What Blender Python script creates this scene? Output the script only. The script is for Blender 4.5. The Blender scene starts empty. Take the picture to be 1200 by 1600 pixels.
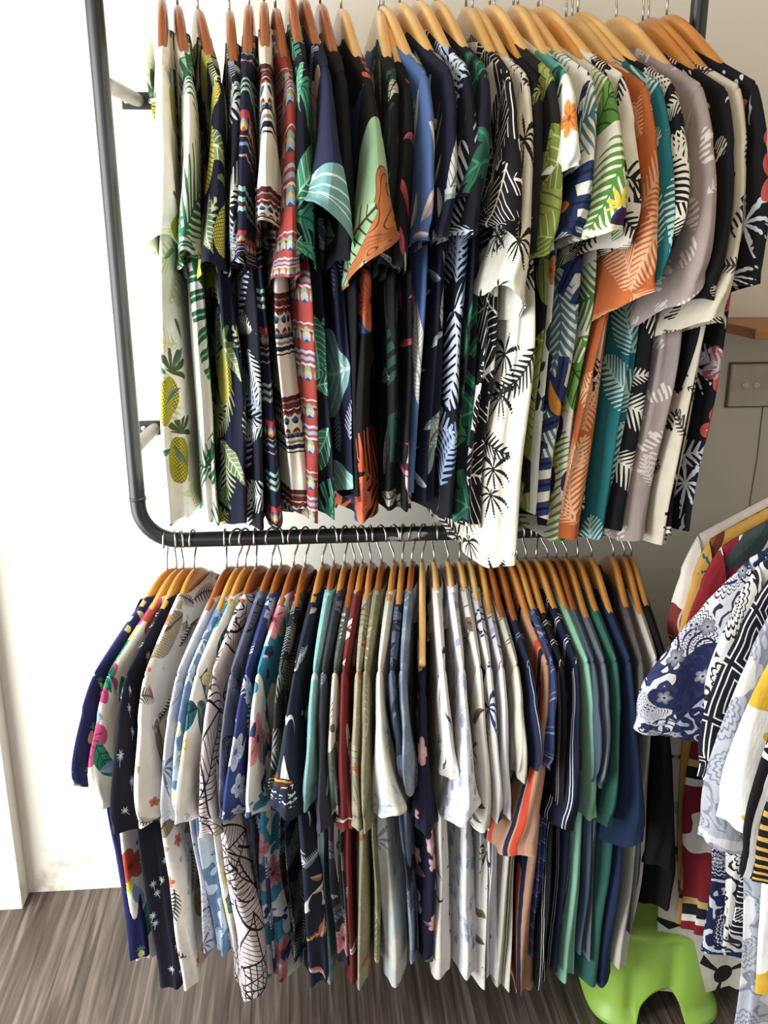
import bpy, math, random
from mathutils import Vector, Matrix, noise
PI = math.pi
C = bpy.context.scene.collection
S = bpy.context.scene

# ------------------------------------------------------------------ camera
CAM = Vector((0.0, -1.98, 1.60)); PITCH = math.radians(16.85); YAW = math.radians(-4.9); F = 1450.0
cam = bpy.data.objects.new('camera', bpy.data.cameras.new('camera')); C.objects.link(cam)
cam.location = CAM; cam.rotation_euler = (PI/2 - PITCH, 0, YAW)
cam.data.sensor_fit = 'VERTICAL'; cam.data.sensor_height = 36; cam.data.lens = F/1600*36
cam.data.clip_start = .02
S.camera = cam
# ------------------------------------------------------------------ light
S.view_settings.view_transform = 'Standard'; S.view_settings.look = 'None'
S.view_settings.gamma = 1; S.view_settings.use_curve_mapping = False
S.view_settings.exposure = 0.0
w_ = bpy.data.worlds.new('daylight'); S.world = w_; w_.use_nodes = True
w_.node_tree.nodes['Background'].inputs[0].default_value = (.93, .96, 1.0, 1)
w_.node_tree.nodes['Background'].inputs[1].default_value = .15
def area(name, loc, target, sx, sy, power, col):
    l = bpy.data.lights.new(name, 'AREA'); l.shape = 'RECTANGLE'; l.size = sx; l.size_y = sy
    l.energy = power; l.color = col
    o = bpy.data.objects.new(name, l); C.objects.link(o); o.location = loc
    o.rotation_euler = (Vector(target)-Vector(loc)).to_track_quat('-Z', 'Y').to_euler(); return o
area('window_daylight', (-1.45, -.95, 1.15), (-.1, -.35, 1.05), 1.5, 2.2, 104, (.95, .98, 1.0))
area('shopfront_daylight', (-1.0, -3.6, 1.9), (.2, 0, 1.0), 2.6, 2.2, 30, (.98, .99, 1.0))
area('ceiling_lamp', (.1, -1.3, 2.75), (.1, -.55, 0), .5, .5, 9, (1.0, .78, .52))

# ------------------------------------------------------------------ photo pixel -> point of a plane
RM = cam.rotation_euler.to_matrix()
def ray(px, py): return RM @ Vector(((px-600)/F, -(py-800)/F, -1))
def atY(px, py, Y):
    d = ray(px, py); k = (Y-CAM.y)/d.y; return CAM + d*k
def atX(px, py, X):
    d = ray(px, py); k = (X-CAM.x)/d.x; return CAM + d*k
def atZ(px, py, Z):
    d = ray(px, py); k = (Z-CAM.z)/d.z; return CAM + d*k

# ------------------------------------------------------------------ helpers
def lin(c):
    if isinstance(c, str): c = [int(c[i:i+2], 16)/255 for i in (0, 2, 4)]
    return tuple(x/12.92 if x <= .04045 else ((x+.055)/1.055)**2.4 for x in c) + (1,)
def thing(name, label, cat, loc=(0, 0, 0), rotz=0, group=None):
    o = bpy.data.objects.new(name, None); C.objects.link(o); o.empty_display_size = .05
    o.location = loc; o.rotation_euler = (0, 0, rotz); o['label'] = label; o['category'] = cat
    if group: o['group'] = group
    return o
def tag(o, label, cat, group=None):
    o['label'] = label; o['category'] = cat
    if group: o['group'] = group
    return o
def mesh(name, V, Fc, mat, parent=None, smooth=True, uv=None):
    me = bpy.data.meshes.new(name); me.from_pydata([tuple(v) for v in V], [], Fc); me.update()
    if smooth: me.polygons.foreach_set('use_smooth', [True]*len(me.polygons))
    if uv is not None:
        l = me.uv_layers.new(name='cloth'); buf = [0.0]*(2*len(me.loops)); i = 0
        for p in me.polygons:
            us = [uv[v] for v in p.vertices]
            for q in us: buf[i] = q[0]; buf[i+1] = q[1]; i += 2
        l.data.foreach_set('uv', buf)
    me.materials.append(mat)
    o = bpy.data.objects.new(name, me); C.objects.link(o)
    if parent: o.parent = parent
    return o
def box_vf(x0, x1, y0, y1, z0, z1, b=0.0):
    import bmesh
    bm = bmesh.new(); bmesh.ops.create_cube(bm, size=1)
    for v in bm.verts: v.co = Vector(((x0+x1)/2+v.co.x*(x1-x0), (y0+y1)/2+v.co.y*(y1-y0), (z0+z1)/2+v.co.z*(z1-z0)))
    if b: bmesh.ops.bevel(bm, geom=bm.edges[:], offset=b, segments=2, affect='EDGES', profile=.6)
    V = [v.co.copy() for v in bm.verts]; bm.verts.index_update(); Fc = [[v.index for v in f.verts] for f in bm.faces]; bm.free()
    return V, Fc
def join_vf(*parts):
    V = []; Fc = []
    for v, f in parts:
        n = len(V); V += list(v); Fc += [[i+n for i in q] for q in f]
    return V, Fc
def tube_vf(P, r, n=12, caps=True):
    P = [Vector(p) for p in P]; V = []; Fc = []
    if not hasattr(r, '__len__'): r = [r]*len(P)
    up = None
    for i, p in enumerate(P):
        d = (P[min(i+1, len(P)-1)]-P[max(i-1, 0)]).normalized()
        if up is None: up = d.orthogonal().normalized()
        up = (up-d*up.dot(d)).normalized(); s = d.cross(up)
        for k in range(n):
            a = 2*PI*k/n; V.append(p+(up*math.cos(a)+s*math.sin(a))*r[i])
    for i in range(len(P)-1):
        for k in range(n):
            a = i*n+k; b = i*n+(k+1) % n; Fc.append([a, b, b+n, a+n])
    if caps: Fc.append(list(range(n))[::-1]); Fc.append([(len(P)-1)*n+k for k in range(n)])
    return V, Fc
def sm(x, a=0.0, b=1.0):
    x = max(0., min(1., (x-a)/(b-a))); return x*x*(3-2*x)

# ------------------------------------------------------------------ node expressions
class E:
    def __init__(s, nt, k): s.nt = nt; s.k = k
    def m(s, op, *a, clamp=False):
        n = s.nt.nodes.new('ShaderNodeMath'); n.operation = op; n.use_clamp = clamp
        for i, x in enumerate((s,)+a):
            if isinstance(x, E): s.nt.links.new(x.k, n.inputs[i])
            else: n.inputs[i].default_value = x
        return E(s.nt, n.outputs[0])
    def __add__(s, o): return s.m('ADD', o)
    def __sub__(s, o): return s.m('SUBTRACT', o)
    def __rsub__(s, o): return (s*-1.)+o
    def __mul__(s, o): return s.m('MULTIPLY', o)
    __radd__ = __add__; __rmul__ = __mul__
    def __truediv__(s, o): return s.m('DIVIDE', o)
    def __gt__(s, o): return s.m('GREATER_THAN', o)
    def __lt__(s, o): return s.m('LESS_THAN', o)
    def mx(s, o): return s.m('MAXIMUM', o)
    def mn(s, o): return s.m('MINIMUM', o)
    def sin(s): return s.m('SINE')
    def cos(s): return s.m('COSINE')
    def abs(s): return s.m('ABSOLUTE')
    def sqrt(s): return s.mx(0.).m('SQRT')
    def fr(s): return s.m('FRACT')
    def at2(s, o): return s.m('ARCTAN2', o)
def new_group(name, ins, outs):
    g = bpy.data.node_groups.new(name, 'ShaderNodeTree')
    for n, t, d in ins:
        s = g.interface.new_socket(n, in_out='INPUT', socket_type=t)
        if d is not None: s.default_value = d
    for n in outs: g.interface.new_socket(n, in_out='OUTPUT', socket_type='NodeSocketFloat')
    gi = g.nodes.new('NodeGroupInput'); go = g.nodes.new('NodeGroupOutput')
    return g, {n: E(g, gi.outputs[n]) for n, t, d in ins}, go
def nz(g, vec, scale, detail=2.0):
    n = g.nodes.new('ShaderNodeTexNoise'); n.noise_dimensions = '2D'; g.links.new(vec, n.inputs['Vector'])
    n.inputs['Scale'].default_value = scale; n.inputs['Detail'].default_value = detail
    return E(g, n.outputs[0])
INS = [('Vector', 'NodeSocketVector', None), ('Scale', 'NodeSocketFloat', 10.), ('Seed', 'NodeSocketFloat', 0.),
       ('Turn', 'NodeSocketFloat', 1.), ('Angle', 'NodeSocketFloat', 0.), ('W', 'NodeSocketFloat', .2), ('K', 'NodeSocketFloat', 40.), ('Keep', 'NodeSocketFloat', 1.)]
def local(g, i):
    def vm(op, a, b=None, sc=None):
        n = g.nodes.new('ShaderNodeVectorMath'); n.operation = op; g.links.new(a, n.inputs[0])
        if b is not None: g.links.new(b, n.inputs[1])
        if sc is not None: g.links.new(sc, n.inputs['Scale'])
        return n.outputs[0]
    cx = g.nodes.new('ShaderNodeCombineXYZ'); g.links.new(i['Seed'].k, cx.inputs[0]); g.links.new((i['Seed']*1.73).k, cx.inputs[1])
    v = vm('ADD', vm('SCALE', i['Vector'].k, sc=i['Scale'].k), cx.outputs[0])
    vo = g.nodes.new('ShaderNodeTexVoronoi'); vo.voronoi_dimensions = '2D'; vo.inputs['Scale'].default_value = 1.0
    vo.inputs['Randomness'].default_value = .72; g.links.new(v, vo.inputs['Vector'])
    d = vm('SUBTRACT', v, vo.outputs['Position'])
    sx = g.nodes.new('ShaderNodeSeparateXYZ'); g.links.new(d, sx.inputs[0]); x = E(g, sx.outputs[0]); y = E(g, sx.outputs[1])
    sc = g.nodes.new('ShaderNodeSeparateColor'); g.links.new(vo.outputs['Color'], sc.inputs[0])
    r = E(g, sc.outputs[0]); q = E(g, sc.outputs[1]); b = E(g, sc.outputs[2])
    a = (r-.5)*i['Turn']*6.283+i['Angle']; c = a.cos(); s = a.sin()
    return x*c+y*s, y*c-x*s, q, (b < i['Keep']), v
G = {}
def motif(name):
    def deco(fn):
        g, i, go = new_group(name, INS, ['Mask', 'Var', 'Line'])
        x, y, q, keep, v = local(g, i); m, va, ln = fn(g, i, x, y, q, v)
        m = m*keep
        g.links.new(m.k, go.inputs['Mask'])
        if va is not None: g.links.new(va.k, go.inputs['Var'])
        if ln is not None: g.links.new((ln*keep).k, go.inputs['Line'])
        G[name] = g; return fn
    return deco
@motif('frond')
def _(g, i, x, y, q, v):
    yy = (y-x*x*.45+.04).abs(); env = i['W']*(1.-x*x*3.4).sqrt()
    t = yy/(env+.001)
    leaf = ((x-yy*.85)*i['K']).sin() > (t*1.35-.65)
    m = (leaf*(t < 1.)).mx((yy < .012)*(x.abs() < .55))
    return m, q*.6+t*.4, None
@motif('leaf')
def _(g, i, x, y, q, v):
    yo = y-x*x*.3+.03; yy = yo.abs(); env = i['W']*(1.-x*x*4.4)*(1.1-x*.9)
    m = yy < env
    ln = (((x-yy*.7)*i['K']).sin() > .86).mx(yy < .012)
    return m, (yo > 0.)*.45+q*.55, ln*m
@motif('monstera')
def _(g, i, x, y, q, v):
    yo = y-x*x*.2; yy = yo.abs(); env = i['W']*(1.-x*x*4.0)*(1.1-x*.9)
    notch = (((x-yy*.6)*i['K']).sin() > .25)*(yy > env*.35)
    m = (yy < env)*(1.-notch)
    ln = ((x-yy*.6)*i['K']+3.14).sin()
    return m, (yy/(env+.01))*.5+q*.5, ((ln > .93).mx(yy < .012))*m
@motif('outline')
def _(g, i, x, y, q, v):
    yo = y-x*x*.35+.02; yy = yo.abs(); env = i['W']*(1.-x*x*3.6)*(1.1-x*.8)
    ins = yy < env
    edge = (yy-env).abs() < .011
    ln = edge.mx(ins*(((x-yy*.8)*i['K']).sin() > .84)).mx(ins*(yy < .010))
    return ln, q, None
@motif('flower')
def _(g, i, x, y, q, v):
    r = (x*x+y*y).sqrt(); th = y.at2(x); R = i['W']*((th*2.5).cos().abs()*.42+.6)
    m = r < R
    ln = (r < i['W']*.16).mx(((th*i['K']).sin() > .9)*(r < R*.7))
    return m, (r/R)*.75+q*.25, ln
@motif('pineapple')
def _(g, i, x, y, q, v):
    w = i['W']; yb = y+.1; m = (x*x/(w*w)+yb*yb/(w*w*1.9)) < 1.
    h = ((x+yb)*i['K']).sin().abs().mn(((x-yb)*i['K']).sin().abs())
    yc = y-w*1.15; r = (x*x+yc*yc).sqrt(); th = yc.at2(x)
    crown = (r < w*1.5*((th*4.5).sin().abs()*.8+.2))*(yc > -.02)
    return m.mx(crown), crown*(1.-m), (h < .3)*m
@motif('palm')
def _(g, i, x, y, q, v):
    w = i['W']; yc = y-.12; xx = x.abs(); r = (x*x+yc*yc).sqrt(); th = (yc+xx*xx*1.9).at2(x)
    pet = (th*4.5).cos().abs().m('POWER', 3.5)
    crown = r < w*(pet*.85+.10)*(((r*i['K']+th*9.).sin())*.16+.95)
    trunk = ((x-yc*yc*.35).abs() < .011)*(yc < 0.)*(yc > -.45)
    return crown.mx(trunk), q, None
@motif('bird')
def _(g, i, x, y, q, v):
    xx = x.abs(); w = i['W']; yy = y-(xx-w*.55)*(xx-w*.55)*-2.2
    m = (yy.abs() < (1.-xx/w)*.05+.004)*(xx < w)
    return m, q, None
@motif('blob')
def _(g, i, x, y, q, v):
    n = nz(g, v, 1.6, 2.0); n2 = nz(g, v, 6.0, 2.0)
    return n > (1.-i['W']), n2, ((n*i['K']).fr() < .16)
@motif('paisley')
def _(g, i, x, y, q, v):
    # teardrop rings with petals round them and scrolls between
    yo = y-x*x*.6; r = (x*x+yo*yo*1.9*(x*.9+1.15)).sqrt(); th = yo.at2(x)
    pet = r+((th*9.).cos().abs())*-.045
    ring = ((pet*i['K']).sin() > .45)
    n = nz(g, v, 2.2, 1.5); scroll = ((n*26.+r*9.).sin() > .55)
    dot = ((x*75.).sin()*(yo*75.).sin() > .4)*(r < .11)
    m = ring*(r < .36)+scroll*(r > .40)+dot
    return m.mn(1.), r, (r < .36)*(r > .2)
@motif('scroll')
def _(g, i, x, y, q, v):
    r = (x*x+y*y).sqrt(); th = y.at2(x)
    m = ((r*i['K']+th*1.0).sin() > .62)
    return m*(r < .62), q, None
@motif('zebra')
def _(g, i, x, y, q, v):
    n = nz(g, v, 1.3, 2.0); s = ((x*i['K']+n*9.).sin() > .1)
    e = (x*x*1.2+y*y*4.) < i['W']*i['W']
    leg = ((x*18.).sin() > .75)*(y < 0.)*(y > -.22)*(x.abs() < i['W'])
    return (e*s).mx(leg), q, None

def cl(c):
    # dyed cotton: a little duller than the swatch
    r, g, b = [int(c[i:i+2], 16)/255 for i in (0, 2, 4)]; l = .3*r+.59*g+.11*b
    return lin([max(0., l+(x-l)*.84)**1.16 for x in (r, g, b)])
def mix(nt, f, a, b):
    n = nt.nodes.new('ShaderNodeMix'); n.data_type = 'RGBA'
    for sock, val in ((n.inputs[0], f), (n.inputs[6], a), (n.inputs[7], b)):
        if isinstance(val, E): val = val.k
        if hasattr(val, 'is_linked'): nt.links.new(val, sock)
        else: sock.default_value = val
    return n.outputs[2]
MATN = 0
MS = dict(frond=1.75, leaf=1.5, monstera=1.5, outline=1.25, flower=1.6, pineapple=1.25, palm=1.35, bird=1.2, blob=1.5, paisley=1.25, scroll=1.2, zebra=2.1)
KS = dict(frond=1.9, leaf=1.25, outline=1.2)
def cloth(base, layers=(), mult=1., sheen=0., rough=.9, seed=None, turn=0.0):
    """A woven shirt fabric. Print layers lie one over another on the cloth's own coordinates, in metres."""
    global MATN; MATN += 1
    if seed is None: seed = MATN*3.17
    m = bpy.data.materials.new('printed_cloth'); m.use_nodes = True; nt = m.node_tree
    bs = nt.nodes['Principled BSDF']; bs.inputs['Roughness'].default_value = rough
    bs.inputs['Specular IOR Level'].default_value = .25
    uv = nt.nodes.new('ShaderNodeUVMap'); uv.uv_map = 'cloth'
    # slight hand-made waver of the cloth
    nn = nt.nodes.new('ShaderNodeTexNoise'); nn.inputs['Scale'].default_value = 14; nt.links.new(uv.outputs[0], nn.inputs['Vector'])
    vs = nt.nodes.new('ShaderNodeVectorMath'); vs.operation = 'MULTIPLY_ADD'; nt.links.new(nn.outputs[1], vs.inputs[0])
    vs.inputs[1].default_value = (.008, .008, 0); nt.links.new(uv.outputs[0], vs.inputs[2]); vec = vs.outputs[0]
    sp = nt.nodes.new('ShaderNodeSeparateXYZ'); nt.links.new(vec, sp.inputs[0]); U = E(nt, sp.outputs[0]); V = E(nt, sp.outputs[1])
    col = cl(base)
    for li, L in enumerate(layers):
        k = L[0]
        if k in G:
            _, scale, ca, cb, *rest = L; kw = rest[0] if rest else {}
            n = nt.nodes.new('ShaderNodeGroup'); n.node_tree = G[k]; nt.links.new(vec, n.inputs['Vector'])
            n.inputs['Scale'].default_value = scale*MS.get(k, 1.5)*mult; n.inputs['Seed'].default_value = kw.get('seed', seed+li*5.3)
            n.inputs['Turn'].default_value = kw.get('turn', 1.0); n.inputs['Angle'].default_value = kw.get('ang', 0.)
            n.inputs['W'].default_value = kw.get('w', .2); n.inputs['K'].default_value = kw.get('k', 55.)*KS.get(k, 1.); n.inputs['Keep'].default_value = kw.get('keep', 1.0)
            c = mix(nt, n.outputs['Var'], cl(ca), cl(cb))
            if 'line' in kw: c = mix(nt, n.outputs['Line'], c, cl(kw['line']))
            col = mix(nt, n.outputs['Mask'], col, c)
        elif k in ('stripe', 'band'):      # ('stripe', period m, [(a, b, colour)...], waver)
            _, per, rs, *rest = L; off = rest[0] if rest else 0.
            f = ((U if k == 'stripe' else V)*(1/per)+off+10.).fr()
            for a, b, c in rs: col = mix(nt, (f > a)*(f < b), col, cl(c))
        elif k == 'ikat':                  # ('ikat', period, zig amplitude, zig period, [(pos, colour)...], off)
            _, per, za, zp, st, *rest = L; off = rest[0] if rest else 0.
            tri = ((U*(1/zp)).fr()-.5).abs()*2.
            f = (V*(1/per)+tri*za+off+10.).fr()
            r = nt.nodes.new('ShaderNodeValToRGB'); r.color_ramp.interpolation = 'CONSTANT'; nt.links.new(f.k, r.inputs[0])
            el = r.color_ramp.elements
            while len(el) < len(st): el.new(.5)
            for e_, (p, c) in zip(el, st): e_.position = p
            for e_, (p, c) in zip(el, st): e_.color = cl(c)
            col = r.outputs[0]
        elif k == 'drop':                  # rows of feather drops ('drop', per_u, per_v, voff, half height, [colours])
            _, pu, pv, vo, hh, cs = L
            a = ((U*(1/pu)).fr()-.5)*2.; b = ((V*(1/pv)+vo+10.).fr()-.5)*2.
            bb = b/hh; e = a*a*(bb*.7+1.6)+bb*bb
            ins = e < 1.
            zz = (bb+a.abs()*.6)
            c = mix(nt, zz > -.5, cl(cs[0]), cl(cs[1])); c = mix(nt, zz > .05, c, cl(cs[2])); c = mix(nt, zz > .4, c, cl(cs[3]))
            col = mix(nt, ins, col, c)
        elif k == 'geo':                   # white zigzag outlines
            _, per, c = L
            a = ((U*(1/per)).fr()-.5).abs(); b = ((V*(1/per)).fr()-.5).abs()
            d = (a.mx(b)*7.).fr() < .2; s2 = (((U+V)*(11/per)).fr() < .25)*(a.mx(b) < .2)
            col = mix(nt, d.mx(s2), col, cl(c))
        elif k == 'boat':                  # a rowing boat with a sail, waves and a gull at one spot of the sleeve
            x = U-L[1]; y = V-L[2]
            n = nz(nt, vec, 90., 2.); wv = ((y*420.+n*9.).sin() > .55)*(y < -.004)*(y > -.05)*(x.abs() < .045)*((x*160.+n*8.).sin() > -.3)
            col = mix(nt, wv, col, cl('dfe5e8'))
            hull = ((x*x*(1/.026**2)+y*y*(1/.010**2)) < 1.)*(y < .001)
            col = mix(nt, hull, col, mix(nt, y > -.002, cl('5c3222'), cl('d0a24e')))
            for px_ in (-.004, -.013):
                a = x-px_; b = y-.005; col = mix(nt, (a*a+b*b*.5) < 1.3e-5, col, cl('8a4436'))
            col = mix(nt, (x > .004)*(x < .02)*(y > .003)*((y-.003) < (x*-1.+.02)*1.7), col, cl('e3e2dc'))
            g = y-.075; xx = x.abs()
            col = mix(nt, ((g-(xx-.010)*(xx-.010)*-70.).abs() < (xx*-.16+.0042))*(xx < .026), col, cl('e8ebec'))
        elif k == 'above':                 # plain cloth above a line across the sleeve
            col = mix(nt, V > L[1], col, cl(L[2]))
        elif k == 'weave':                 # woven slub, light flecks along the thread
            _, c, amt = L
            mp = nt.nodes.new('ShaderNodeVectorMath'); mp.operation = 'MULTIPLY'; mp.inputs[1].default_value = (900, 60, 1); nt.links.new(vec, mp.inputs[0])
            n = nz(nt, mp.outputs[0], 1.0, 1.0); col = mix(nt, (n-.35)*amt, col, cl(c))
    # uneven dye
    dy = nz(nt, uv.outputs[0], 38., 3.0); dk = nt.nodes.new('ShaderNodeMix'); dk.data_type = 'RGBA'; dk.blend_type = 'MULTIPLY'
    nt.links.new(((dy-.3)*1.2).m('MULTIPLY', 1., clamp=True).k, dk.inputs[0])
    if isinstance(col, tuple): dk.inputs[6].default_value = col
    else: nt.links.new(col, dk.inputs[6])
    dk.inputs[7].default_value = (.80, .80, .80, 1); col = dk.outputs[2]
    if isinstance(col, tuple): bs.inputs['Base Color'].default_value = col
    else: nt.links.new(col, bs.inputs['Base Color'])
    # creases
    b1 = nt.nodes.new('ShaderNodeTexNoise'); b1.inputs['Scale'].default_value = 26; b1.inputs['Detail'].default_value = 3
    mp = nt.nodes.new('ShaderNodeVectorMath'); mp.operation = 'MULTIPLY'; mp.inputs[1].default_value = (1.6, .5, 1)
    nt.links.new(uv.outputs[0], mp.inputs[0]); nt.links.new(mp.outputs[0], b1.inputs['Vector'])
    bu = nt.nodes.new('ShaderNodeBump'); bu.inputs['Strength'].default_value = .5; bu.inputs['Distance'].default_value = .006
    nt.links.new(b1.outputs[0], bu.inputs['Height']); nt.links.new(bu.outputs[0], bs.inputs['Normal'])
    if sheen: bs.inputs['Sheen Weight'].default_value = sheen
    return m
def plain(name, col, rough=.6, metal=0., col2=None, scale=6., bump=0., stretch=(1, 1, 1), thr=None, coat=0., det=4.):
    m = bpy.data.materials.new(name); m.use_nodes = True; nt = m.node_tree; bs = nt.nodes['Principled BSDF']
    bs.inputs['Base Color'].default_value = lin(col); bs.inputs['Roughness'].default_value = rough; bs.inputs['Metallic'].default_value = metal
    bs.inputs['Coat Weight'].default_value = coat
    if col2 or bump:
        tc = nt.nodes.new('ShaderNodeTexCoord'); mp = nt.nodes.new('ShaderNodeMapping'); mp.inputs['Scale'].default_value = stretch
        nt.links.new(tc.outputs['Object'], mp.inputs[0])
        n = nt.nodes.new('ShaderNodeTexNoise'); n.inputs['Scale'].default_value = scale; n.inputs['Detail'].default_value = det; nt.links.new(mp.outputs[0], n.inputs['Vector'])
        if col2:
            r = nt.nodes.new('ShaderNodeValToRGB'); a, b = thr or (.35, .65)
            r.color_ramp.elements[0].position = a; r.color_ramp.elements[0].color = lin(col)
            r.color_ramp.elements[1].position = b; r.color_ramp.elements[1].color = lin(col2)
            nt.links.new(n.outputs[0], r.inputs[0]); nt.links.new(r.outputs[0], bs.inputs['Base Color'])
        if bump:
            bu = nt.nodes.new('ShaderNodeBump'); bu.inputs['Strength'].default_value = bump; bu.inputs['Distance'].default_value = .004
            nt.links.new(n.outputs[0], bu.inputs['Height']); nt.links.new(bu.outputs[0], bs.inputs['Normal'])
    return m

# ------------------------------------------------------------------ the room
YW = .055      # face of the back wall
M_wall = plain('wall_paint', 'e4dccb', .85, col2='dcd4c2', scale=2.5, bump=.12)
# scuffed grey-white paint of the wall foot
def wall_mat():
    m = plain('wall_paint_scuffed', 'e6e0d3', .8, col2='e0d9ca', scale=2.2, bump=.12); nt = m.node_tree; bs = nt.nodes['Principled BSDF']
    src = bs.inputs['Base Color'].links[0].from_socket
    tc = nt.nodes.new('ShaderNodeTexCoord'); sp = nt.nodes.new('ShaderNodeSeparateXYZ'); nt.links.new(tc.outputs['Object'], sp.inputs[0])
    n = nt.nodes.new('ShaderNodeTexNoise'); n.inputs['Scale'].default_value = 16; n.inputs['Detail'].default_value = 7; nt.links.new(tc.outputs['Object'], n.inputs['Vector'])
    z = E(nt, sp.outputs[2]); xx = E(nt, sp.outputs[0]); z = z+(xx+.52).mx(0.)*.6; d = ((E(nt, n.outputs[0])-.52)*5.).m('MULTIPLY', 1., clamp=True)*((.16-z)*9.).m('MULTIPLY', 1., clamp=True)
    nt.links.new(mix(nt, d.m('MULTIPLY', .8, clamp=True), src, lin('8d7a5c')), bs.inputs['Base Color']); return m
M_wallf = wall_mat()
def floor_mat():
    m = bpy.data.materials.new('floor_planks'); m.use_nodes = True; nt = m.node_tree; bs = nt.nodes['Principled BSDF']; bs.inputs['Roughness'].default_value = .42
    tc = nt.nodes.new('ShaderNodeTexCoord'); sp = nt.nodes.new('ShaderNodeSeparateXYZ'); nt.links.new(tc.outputs['Object'], sp.inputs[0])
    X = E(nt, sp.outputs[0]); Y = E(nt, sp.outputs[1]); pw = .148
    cell = (X*(1/pw)+20.).m('FLOOR'); fx = (X*(1/pw)+20.).fr()
    cx = nt.nodes.new('ShaderNodeCombineXYZ'); nt.links.new((X*60.).k, cx.inputs[0]); nt.links.new((Y*2.2+cell*7.3).k, cx.inputs[1]); nt.links.new(cell.k, cx.inputs[2])
    n = nt.nodes.new('ShaderNodeTexNoise'); n.inputs['Scale'].default_value = 1.3; n.inputs['Detail'].default_value = 6; n.inputs['Distortion'].default_value = .6; nt.links.new(cx.outputs[0], n.inputs['Vector'])
    r = nt.nodes.new('ShaderNodeValToRGB'); el = r.color_ramp.elements
    el[0].position = .3; el[0].color = lin('352c26'); el[1].position = .72; el[1].color = lin('7d7066'); e = el.new(.5); e.color = lin('52463e')
    nt.links.new(n.outputs[0], r.inputs[0])
    seam = fx < .010
    nt.links.new(mix(nt, seam*.6, r.outputs[0], lin('241f1c')), bs.inputs['Base Color'])
    bu = nt.nodes.new('ShaderNodeBump'); bu.inputs['Strength'].default_value = .12; bu.inputs['Distance'].default_value = .003
    nt.links.new(n.outputs[0], bu.inputs['Height']); nt.links.new(bu.outputs[0], bs.inputs['Normal'])
    return m
def struct(name, vf, mat):
    o = mesh(name, vf[0], vf[1], mat, smooth=False); o['kind'] = 'structure'; return o
struct('floor', box_vf(-1.6, 1.7, -3.0, .15, -.05, 0), floor_mat())
struct('wall_back', box_vf(-1.6, 1.7, YW, .15, 0, 2.8), M_wallf)
pl0 = atZ(35, 1420, 0)
struct('wall_left', box_vf(-1.6, pl0.x, pl0.y, YW-.0005, 0.0005, 2.8), M_wallf)
struct('wall_right', box_vf(1.35, 1.7, -3.0, YW-.0005, 0.0005, 2.8), M_wall)

# electrical plate with two round push buttons, and the hairline cable slot under it
M_plate = plain('switch_plastic', 'd2cab8', .45, col2='c4bca8', scale=20); M_gap = plain('switch_shadow_gap', '6b6250', .7); M_brass = plain('switch_button', 'e3dccb', .3)
a = atY(1139, 568, YW); b = atY(1136, 634, YW)
px0 = (a.x+b.x)/2; pz1 = a.z; pz0 = b.z
t = thing('light_switch', 'beige wall light switch with two round buttons right of the hanging shirts', 'light switch', (px0, YW, (pz0+pz1)/2))
h = (pz1-pz0)/2; pw = h*3.2
v, f = box_vf(0, pw, -.014, 0, -h, h, .003); mesh('face_plate', v, f, M_plate, t, smooth=False)
v, f = box_vf(-.004, pw+.004, -.005, 0, -h-.004, h+.003, .001); mesh('shadow_rim', v, f, M_gap, t, smooth=False)  # dark rim round the plate, the shadow at its edge put into the colour
for bx in (1172, 1190):
    q = atY(bx-8, 602, YW-.014)
    c = Vector((q.x-px0, -.0135, q.z-(pz0+pz1)/2))
    v, f = tube_vf([c+Vector((0, .004, 0)), c+Vector((0, -.003, 0)), c+Vector((0, -.0045, 0))], [.0085, .0085, .007], 20); mesh('round_button', v, f, M_brass, t)
c0 = atY(1192, 636, YW-.002); c1 = atY(1183, 716, YW-.002); c2 = atY(1173, 775, YW-.002)
o = mesh('thin_cable', *tube_vf([c0, c1, c2, c2+Vector((0, 0, -.5))], .0011, 6), plain('cable_grey', '6f675a', .7))
tag(o, 'thin dark cable running down the wall below the light switch', 'cable')
# end of a small wooden shelf above the switch
a = atY(1181, 514, -.20); b = atY(1185, 530, -.20)
o = mesh('wooden_shelf', *box_vf(a.x, a.x+.40, -.20, YW-.0005, b.z-.001, a.z, .003), plain('shelf_pine', 'b9804e', .5, col2='a5693a', scale=9, stretch=(1, 1, 6)), smooth=False)
tag(o, 'end of a small orange-brown wooden shelf above the wall switch', 'shelf')

# ------------------------------------------------------------------ black pipe rack
YB = -.30
M_pipe = plain('chipped_black_paint', '1d1c1d', .33, col2='8d8b86', scale=15, thr=(.60, .62), stretch=(.5, 1.6, 1.6), det=7)
def chips():     # paint is chipped on the lower bar, its middle and right
    nt = M_pipe.node_tree; bs = nt.nodes['Principled BSDF']; src = bs.inputs['Base Color'].links[0].from_socket
    tc = nt.nodes.new('ShaderNodeTexCoord'); sp = nt.nodes.new('ShaderNodeSeparateXYZ'); nt.links.new(tc.outputs['Object'], sp.inputs[0])
    mk = (E(nt, sp.outputs[2]) < .03)*(E(nt, sp.outputs[0]) > -.25)
    nt.links.new(mix(nt, mk, lin('1d1c1d'), src), bs.inputs['Base Color'])
chips()
M_strut = plain('dull_steel', '8f8a80', .42, .6, col2='7a7468', scale=14); M_screw = plain('screw_steel', 'b9b6ae', .3, .9); M_iron = plain('black_flange', '1b1a1a', .5)
pb = atY(640, 834, YB); ZL = pb.z
p0 = atY(158, 150, YB); p1 = atY(208, 700, YB); q1 = atY(213, 760, YB); q0 = atY(158, 130, YB); LEAN = (q0.x-q1.x)/(q0.z-q1.z); XL = q1.x-LEAN*(q1.z-ZL)
XR = atY(1092, 20, YB).x; ZU = ZL+.995
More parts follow.
